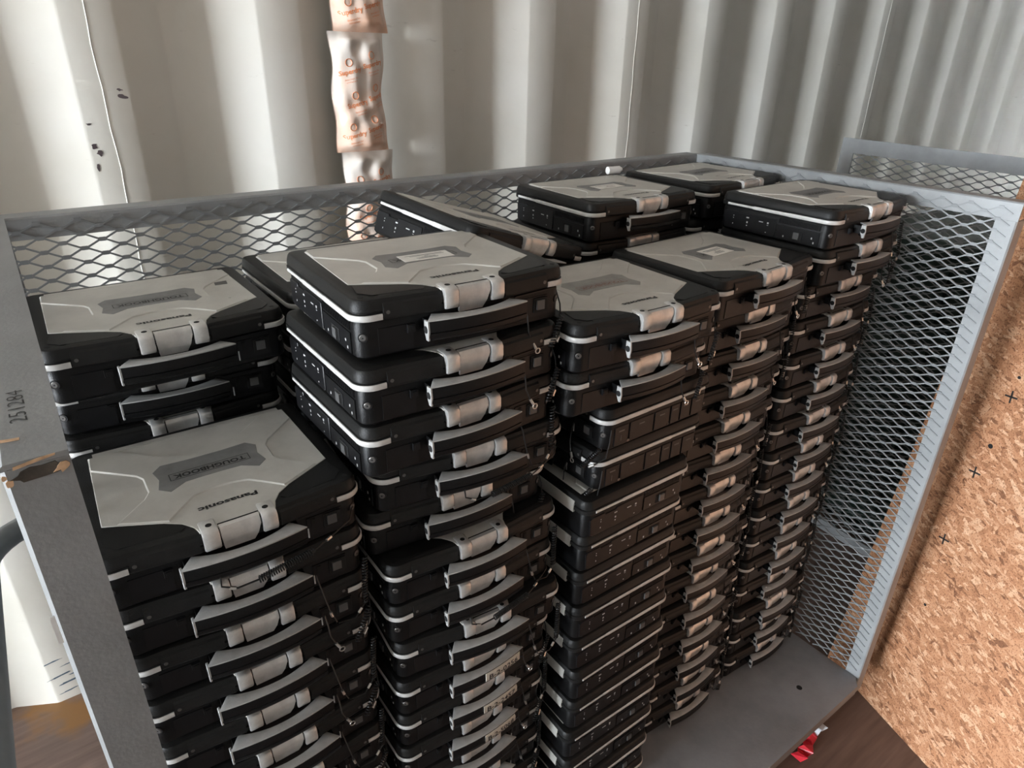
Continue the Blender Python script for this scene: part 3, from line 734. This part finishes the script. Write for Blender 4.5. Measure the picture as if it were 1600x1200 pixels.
# handle tapes with handwriting
def tape(txt, xa, xb):
    mb = MB(); rings = []
    for k in range(11):
        x = xa + (xb-xa)*k/10; y = hfront(x) - .0016
        ja = random.uniform(-.0012,.0012) if k in (0,10) else 0
        rings.append([(x+ja,y-.0004,.0290),(x,y-.0014,.0310),(x,y-.0014,.0420),(x+ja,y-.0002,.0462),(x+ja,y+.0008,.0462),(x+ja,y+.0008,.0290)])
    mb.loft(rings)
    me1 = mb.mesh('tape_label', m_tape, 40)
    xm = (xa+xb)/2
    me2 = text_mesh('tape_handwriting', txt, .0150, m_ink, lambda x,y,z: (xm+x, hfront(xm+x)-.0034, .0364+y), bold=.00025, width=(xb-xa)*.84)
    return me1, me2
ME['tp1'], ME['tx1'] = tape('B-2-0256', -.012, .061)
ME['tp2'], ME['tx2'] = tape('B-2-2457', -.014, .059)
ME['tp3'], ME['tx3'] = tape('B-2-5068', -.008, .062)
ME['patch1'] = MB().loft([[(x,y,.0786) for x,y in q] if z_ == 0 else [(x,y,.0790) for x,y in q] for z_ in (0,1) for q in [[(.096,-.078),(.114,-.080),(.1165,-.063),(.098,-.064)]]]).mesh('tape_patch', m_patch, 0)
ME['patch2'] = MB().loft([[(x,y,.0786+z_) for x,y in [(.0865,-.160),(.097,-.1625),(.099,-.150),(.090,-.147)]] for z_ in (0,.0004)]).mesh('tape_patch', m_patch, 0)
# shift all laptop meshes so that the origin lies under the body
for k, me in ME.items():
    for v in me.vertices: v.co.y += YO
    me.update()

def laptop(x, y, z, yaw, label, group, detail=2, top=None, teth=None, extra=(), rot=None):
    """detail 0: hidden body, 1: stacked, 2: topmost"""
    r = empty('laptop', (x + math.sin(yaw)*YO, y - math.cos(yaw)*YO, z), (0,0,yaw))
    tag(r, label, 'laptop', group)
    b = link('base', ME['base'], r); l = link('lid', ME['lid'], r)
    link('lid_panel', ME['lid_panel'], l)
    if detail == 0: return r
    link('bumper', ME['bumper_l'], l); link('bumper', ME['bumper_r'], l)
    link('front_bar', ME['bar_l'], l); link('front_bar', ME['bar_r'], l); link('bar_screws', ME['bar_screws'], l)
    la = link('latch', ME['latch'], r); link('latch_lug', ME['lug_l'], la); link('latch_lug', ME['lug_r'], la)
    h = link('handle', ME['handle'], r); link('grip_cap', ME['grip_cap'], h); link('handle_pivot', ME['pivot'], h)
    for nm, k in (('front_panel','front_panel'),('release_button','release_button'),('card_door','card_door'),('door_catch','door_catch'),('pen_slot','pen_slot'),('status_strip','status_strip'),('screw','screw_l'),('screw','screw_r'),('vent_grille','vent_grille'),('battery_door','battery_door'),('side_screws','side_screws')):
        link(nm, ME[k], b)
    for k in range(6): link('side_door', ME['side_door%d' % k], b)
    pc = link('port_cover', ME['port_cover'], r); link('port_icons', ME['port_icons'], pc)
    if detail == 2:
        w = top == 'worn'
        link('nameplate', ME['nameplate_worn' if w else 'nameplate'], l)
        link('nameplate_lettering', ME['letters_worn' if w else 'letters'], l)
        link('brand_lettering', ME['brand'], l)
        if top in ('B','D','d'):
            s_ = link('paper_sticker', ME['st_'+top], r); s_['label'] = 'white paper sticker'; link('sticker_print', ME['stp_'+top], s_)
        if top == 'patch':
            link('tape_patch', ME['patch1'], l); link('tape_patch', ME['patch2'], l)
    if teth: link('stylus_tether', ME['tether_'+teth], r)
    for e_ in extra:
        t_ = link('tape_label', ME['tp%d' % e_], h); t_['label'] = 'cream tape label with handwritten number'
        link('tape_handwriting', ME['tx%d' % e_], h)
    return r

PT = .07899
P = {
'E': [(1.3857,.8927,.024),(1.403,.9012,.021),(1.403,.9243,.01),(1.403,.9248,-.005),(1.403,.9218,.005),(1.403,.9223,0),(1.403,.9168,-.028),(1.403,.9183,0),(1.403,.9188,-.017),(1.403,.9163,-.011),(1.403,.9183,-.011),(1.403,.9163,-.011),(1.403,.9183,-.022),(1.403,.9073,-.022),(1.403,.9103,-.011),(1.403,.9068,-.017)],
'D': [(1.0573,.8888,.046),(1.0804,.9178,.005),(1.0876,.9228,-.005),(1.0789,.9233,.011),(1.0807,.9243,0),(1.0858,.9298,-.028),(1.0831,.9293,-.011),(1.0875,.9308,-.017),(1.0899,.9283,-.034),(1.0828,.9298,-.016),(1.087,.9238,-.017),(1.0879,.9198,-.017),(1.0859,.9158,-.017),(1.0857,.9143,0),(1.0829,.9118,-.017)],
'B': [(.445,.8999,-.042),(.4287,.8888,-.006),(.4288,.8958,.006),(.4715,.9085,-.092),(.4516,.9286,-.051),(.458,.9058,-.017),(.4571,.9103,-.011),(.4795,.8995,-.09),(.4568,.9098,.006),(.4582,.9123,0),(.4543,.9138,.006),(.4548,.9168,.004),(.4567,.9169,-.005),(.4537,.9139,.005),(.4558,.9146,-.005),(.456,.9174,.006)],
'A': [(.133,.9255,-.021),(.1375,.9307,-.039),(.1395,.9343,-.033),(.1373,.9343,-.022),(.1379,.9348,-.017),(.1353,.933,.002),(.1381,.9309,-.002),(.137,.9333,.003),(.1357,.9348,-.003),(.1386,.932,.004),(.1361,.9312,-.004),(.1366,.9342,.004),(.1385,.9343,-.005)],
'C': [(.7428,.8555,-.038),(.742,.8723,-.011),(.8905,.7895,-1.564),(.889,.794,-1.58),(.657,.785,1.571),(.6605,.7925,1.578),(.661,.7945,1.568),(.662,.792,1.561),(.6615,.792,1.561),(.663,.787,1.58),(.6635,.785,1.566),(.657,.7825,1.554),(.6535,.778,1.571),(.6445,.772,1.571),(.6445,.772,1.571)],
'a': [(.1352,1.1547,0),(.1472,1.217,-.065)],
'b': [(.462,1.205,.0)],
'c': [(.765,1.20,.0)],
'd': [(1.0464,1.1739,-.018),(1.052,1.190,-.03)],
'e': [(1.3932,1.2048,.0768)],
}
COUNT = {'A':13,'B':16,'C':15,'D':15,'E':16,'a':15,'b':15,'c':14,'d':16,'e':16}
WHERE = {'A':'leftmost front stack','B':'second front stack from the left','C':'middle front stack','D':'fourth front stack from the left','E':'front stack beside the right mesh',
         'a':'leftmost back stack','b':'second back stack from the left','c':'middle back stack','d':'fourth back stack from the left','e':'far right back stack'}
TOPL = {'A':'closed rugged laptop with clean silver lid and dark nameplate, topmost of leftmost front stack',
        'B':'closed rugged laptop with white paper sticker, topmost of the tall second front stack',
        'C':'closed rugged laptop with worn faded nameplate, topmost of middle front stack',
        'D':'closed rugged laptop with white paper sticker, topmost of fourth front stack from left',
        'E':'closed rugged laptop with plain grey lid, topmost of front stack beside right mesh',
        'a':'closed rugged laptop with two dark tape patches on lid, topmost of leftmost back stack',
        'b':'closed rugged laptop mostly hidden behind the tall second front stack, topmost there',
        'c':'closed rugged laptop lying flat directly under the tilted laptop in back row',
        'd':'closed rugged laptop with pinkish-white sticker, topmost of fourth back stack from left',
        'e':'closed rugged laptop with plain lid, topmost of back stack in far right corner'}
TOPK = {'A':'plain','B':'B','C':'worn','D':'D','E':'plain','a':'patch','b':'plain','c':'plain','d':'d','e':'plain'}
ORD = ['', 'topmost','second','third','fourth','fifth','sixth','seventh','eighth','ninth','tenth','eleventh','twelfth','thirteenth','fourteenth','fifteenth','sixteenth']
for k in 'ABCDEabcde':
    n = COUNT[k]; fr = k.isupper()
    grp = 'rugged laptops stacked in the front row' if fr else 'rugged laptops stacked in the back row'
    rnd = random.Random(ord(k))
    for i in range(n):
        if i < len(P[k]): x, y, yaw = P[k][i]
        else:
            bx = P[k][0][0] if k != 'e' else 1.392
            x, y, yaw = bx + rnd.uniform(-.004,.004), 1.2215 + rnd.uniform(-.002,.002), rnd.uniform(-.006,.006)
        z = DECK + .0016 + (n - 1 - i) * PT
        det = 2 if i == 0 else (1 if (fr or i < 3) else 0)
        teth = None
        if fr:
            if k == 'A': teth = {0:'c'}.get(i, 'ab'[i % 2])
            elif k == 'B': teth = {0:'a',1:'a',2:'b',3:'c',6:'c'}.get(i, 'ab'[i % 2])
            elif k == 'C': teth = 'a' if i < 4 else None
            elif k == 'D': teth = 'ab'[i % 2] if i != 3 else None
            else: teth = 'ba'[i % 2]
        ex = ()
        if k == 'B' and i in (8, 9, 10): ex = (i - 7,)
        if i == 0: lab = TOPL[k]
        elif ex: lab = 'black laptop with handwritten tape label on its handle, %s from top of second front stack' % ORD[i+1]
        elif k == 'C' and i in (2, 3): lab = 'black laptop turned sideways showing its row of doors, %s from top of middle stack' % ORD[i+1]
        elif k == 'C' and i > 3: lab = 'black laptop turned sideways showing pale edge stripe, %s from top of middle stack' % ORD[i+1]
        else: lab = 'closed black rugged laptop, %s from the top of the %s' % (ORD[i+1], WHERE[k])
        laptop(x, y, z, yaw, lab, grp, det, TOPK[k] if i == 0 else None, teth, ex)
# the tilted laptop leaning on its neighbours in the back row
tl = laptop(0, 0, 0, 0, 'closed rugged laptop lying tilted with its left side raised, in back row', 'rugged laptops stacked in the back row', 2, 'plain', None)
tl.rotation_mode = 'QUATERNION'
q = (Matrix.Rotation(.177, 3, 'Z') @ Matrix.Rotation(.292, 3, 'Y') @ Matrix.Rotation(.089, 3, 'X'))
tl.rotation_quaternion = q.to_quaternion()
tl.location = Vector((.6578, 1.1211, 1.3643)) + q @ Vector((0, -YO, 0))

# ------------------------------------------------------------------ strand board leaning between the carts
C0 = Vector((1.747, .628, 0)); du = Vector((-.3193, -.9476, 0)); ev = Vector((.09083, -.03061, .9954)); nv = du.cross(ev).normalized()
if nv.x > 0: nv = -nv        # faces the camera side
board = empty('strand_board', C0)
Mb = Matrix.Identity(4)
for i in range(3):
    Mb[i][0] = nv[i]; Mb[i][1] = du[i]; Mb[i][2] = ev[i]; Mb[i][3] = C0[i]
if Mb.to_3x3().determinant() < 0:
    pass
# local axes: y along the board, z up the board, x out of the face (build as right-handed by flipping y if needed)
flip = -1 if Mb.to_3x3().determinant() < 0 else 1
for i in range(3): Mb[i][1] = du[i] * flip
board.matrix_world = Mb
tag(board, 'orange-brown strand board sheet leaning upright beside the mesh cart', 'board')
mb = MB(); ya, yb_ = sorted((0, 1.22*flip)); mb.box(-.012, 0, ya, yb_, .001, 2.05)
link('sheet', mb.mesh('sheet', m_osb), board)
def pen_mark(u, v, s_, dot=False):
    mb = MB()
    if dot: mb.cyl((0, u*flip, v), (1,0,0), s_, .0004, 12)
    else:
        for a_ in (.12, .12 + math.pi/2):
            c, s2 = math.cos(a_)*s_, math.sin(a_)*s_; w = .0022
            px, pz = -math.sin(a_)*w, math.cos(a_)*w
            y = u*flip
            mb.add([(.0004,y-c-px,v-s2-pz),(.0004,y+c-px,v+s2-pz),(.0004,y+c+px,v+s2+pz),(.0004,y-c+px,v-s2+pz)],[(0,1,2,3)])
    link('pen_mark', mb.mesh('pen_mark', m_ink, 0), board)
for u, v in ((.177,1.008),(.173,.799),(.173,.596)): pen_mark(u, v, .015)
pen_mark(.181,.878,.006,True); pen_mark(.175,1.057,.004,True); pen_mark(.20,.40,.004,True)

# ------------------------------------------------------------------ desiccant strip on the wall
m_bag = bpy.data.materials.new('clear_desiccant_pouch'); m_bag.use_nodes = True
nt = m_bag.node_tree; b = nt.nodes['Principled BSDF']; L = nt.links
tc = nt.nodes.new('ShaderNodeTexCoord'); sp = nt.nodes.new('ShaderNodeSeparateXYZ'); L.new(tc.outputs['Object'], sp.inputs['Vector'])
nz = nt.nodes.new('ShaderNodeTexNoise'); nz.inputs['Scale'].default_value = 16; nz.inputs['Detail'].default_value = 5; L.new(tc.outputs['Object'], nz.inputs['Vector'])
mr = nt.nodes.new('ShaderNodeMapRange'); mr.inputs['From Min'].default_value = .30; mr.inputs['From Max'].default_value = -.02; mr.inputs['To Min'].default_value = -.25; mr.inputs['To Max'].default_value = .42
L.new(sp.outputs['Z'], mr.inputs['Value'])
ad = nt.nodes.new('ShaderNodeMath'); ad.operation = 'ADD'; L.new(mr.outputs['Result'], ad.inputs[0]); L.new(nz.outputs['Fac'], ad.inputs[1])
rp = nt.nodes.new('ShaderNodeValToRGB'); rp.color_ramp.elements[0].position = .35; rp.color_ramp.elements[0].color = (.74,.68,.62,1); rp.color_ramp.elements[1].position = .95; rp.color_ramp.elements[1].color = (.78,.50,.36,1)
L.new(ad.outputs[0], rp.inputs['Fac']); L.new(rp.outputs['Color'], b.inputs['Base Color'])
b.inputs['Roughness'].default_value = .22
m_orange = mat('orange_print', (.72,.24,.09), .4)
strip = empty('desiccant_strip', (.845, WALL_Y - .004, 0))
tag(strip, 'hanging strip of clear desiccant pouches printed in orange on the corrugated wall', 'desiccant')
BW = .152
def bag_h(x, z, H_):
    u = min(1, abs(x) / (BW/2)); v = max(0, min(1, z / H_))
    ed = (1 - u**6) * min(1, v/.07) * min(1, (1-v)/.07)
    e2 = (1 - u**2.5)
    fill = .022 + .012*(1 - v)
    wr = .0035*math.sin(x*95 + 6*math.sin(z*13)) * math.exp(-((1-v)*4)) + .0028*math.sin(x*60 - z*40 + 3*math.sin(z*31)) + .002*math.sin(x*140+z*22)
    return .004 + ed * (fill*e2**.7 + wr)
def bag(z0, H_, xo, seed):
    mb = MB(); nx, nz_ = 26, 44
    wob = lambda z: .004*math.sin(z*21+seed) + .003*math.sin(z*47+2*seed)
    rows = []
    for j in range(nz_+1):
        z = H_*j/nz_
        w = BW/2*(1 - .07*math.sin(math.pi*j/nz_)) 
        rows.append([(xo + wob(z) + w*(2*i/nx-1), -bag_h(BW/2*(2*i/nx-1), z, H_), z) for i in range(nx+1)])
    front_ = [p_ for r_ in rows for p_ in r_]; n1 = nx+1
    back_ = [(x, .0 if 0 < i % n1 < nx else y, z) for i, (x,y,z) in enumerate(front_)]
    fs = [(j*n1+i, j*n1+i+1, (j+1)*n1+i+1, (j+1)*n1+i) for j in range(nz_) for i in range(nx)]
    mb.add(front_, fs); mb.add([(x, .002, z) for x,y,z in front_], [f_[::-1] for f_ in fs])
    # rim
    o_ = len(front_)
    o2 = link('pouch', mb.mesh('pouch', m_bag, 0), strip, (0, 0, z0))
    for p_ in o2.data.polygons: p_.use_smooth = True
    rr = random.Random(seed)
    for row in range(int(H_/.075)):
        for c_ in (-.034 + (.02 if row % 2 else 0), .038 + (.014 if row % 2 else -.006)):
            zc = .045 + row*.078 + (.018 if c_ > 0 else 0)
            if zc > H_ - .03: continue
            def fn(x, y, z, c_=c_, zc=zc):
                a_ = .22; X_ = c_ + x*math.cos(a_) - y*math.sin(a_); Z_ = zc + x*math.sin(a_) + y*math.cos(a_)
                X_ = max(-BW/2*.93, min(BW/2*.93, X_))
                return (xo + wob(Z_) + X_*.95, -bag_h(X_, Z_, H_) - .0012, Z_)
            me = text_mesh('pouch_lettering', 'Superdry', .0165, m_orange, fn, bold=.0003)
            link('pouch_lettering', me, o2)
            me = text_mesh('pouch_small_print', 'desiccant for\ncontainers', .0068, m_orange, lambda x,y,z: fn(x, y-.021, z))
            link('pouch_small_print', me, o2)
            mb = MB(); pts = [fn(.009*math.cos(a_), .0215 + .009*math.sin(a_), 0) for a_ in [k*math.pi/8 for k in range(17)]]
            mb.tube(pts, .0009, 4); link('pouch_emblem', mb.mesh('pouch_emblem', m_orange, 0), o2)
bag(1.742, .302, .004, 1)
bag(1.449, .294, -.008, 2)
bag(1.156, .294, .002, 3)
bag(.863, .294, -.004, 4)

# ------------------------------------------------------------------ small things
mb = MB(); mb.cyl((0,0,.0095), (1,-.12,0), .0085, .034, 16); mb.cyl((.034,-.004,.0095), (1,-.12,0), .0055, .006, 12)
o = link('white_cap', mb.mesh('white_cap', m_whitecap, 40), None, (1.158, 1.186, DECK + .0016 + 15*PT + T + .0008))
tag(o, 'small white plastic cap lying on the laptop in fourth back stack', 'cap')
# red and white crumpled ribbon on the floor
rib = empty('ribbon', (1.44, .498, 0)); tag(rib, 'crumpled red and white plastic ribbon on the floor under the deck edge', 'ribbon')
def crumple(name, pts, w, m):
    mb = MB(); rings = []
    for i, (x, y, z) in enumerate(pts):
        s_ = .004*math.sin(i*2.1)
        rings.append([(x, y-w/2, max(.001, z+s_)), (x, y+w/2, max(.001, z-s_)), (x, y+w/2, max(.001, z-s_)+.001), (x, y-w/2, max(.001, z+s_)+.001)])
    mb.loft(rings); return link(name, mb.mesh(name, m, 0), rib)
crumple('red_film', [(-.085,-.01,.003),(-.07,-.02,.014),(-.055,-.012,.004),(-.045,-.02,.018),(-.02,-.004,.008),(.005,.0,.02),(.02,.006,.012)], .03, m_red)
crumple('white_film', [(.012,.006,.012),(.026,.004,.028),(.040,.008,.014),(.055,.0,.022)], .034, m_film)
# dark bins seen through the second cart
for i in range(4):
    t = empty('storage_bin', (2.72, .80, i*.2948), (0,0,-.07))
    mb = MB(); mk = lambda hw, hd: [(-hw,-hd-.10),(hw,-hd-.10),(hw,hd+.10),(-hw,hd+.10)]
    mb.loft([[(x,y,.0) for x,y in mk(.27,.27)], [(x,y,.29) for x,y in mk(.295,.295)]])
    for s_ in (-.18,-.06,.06,.18): mb.box(-.302,-.27,s_-.015,s_+.015,.03,.27)
    link('tub', mb.mesh('tub', m_bin), t)
    mb = MB(); mb.loft([[(x,y,.288) for x,y in mk(.31,.31)], [(x,y,.318) for x,y in mk(.31,.31)], [(x,y,.332) for x,y in mk(.29,.29)]]); link('lid', mb.mesh('lid', m_bin), t)
    t.scale = (1, 1, .88)
    tag(t, 'dark green storage bin behind the separate mesh panel, %s of four' % ('lowest','second lowest','third lowest','topmost')[i], 'bin', 'storage bins behind the mesh panel')
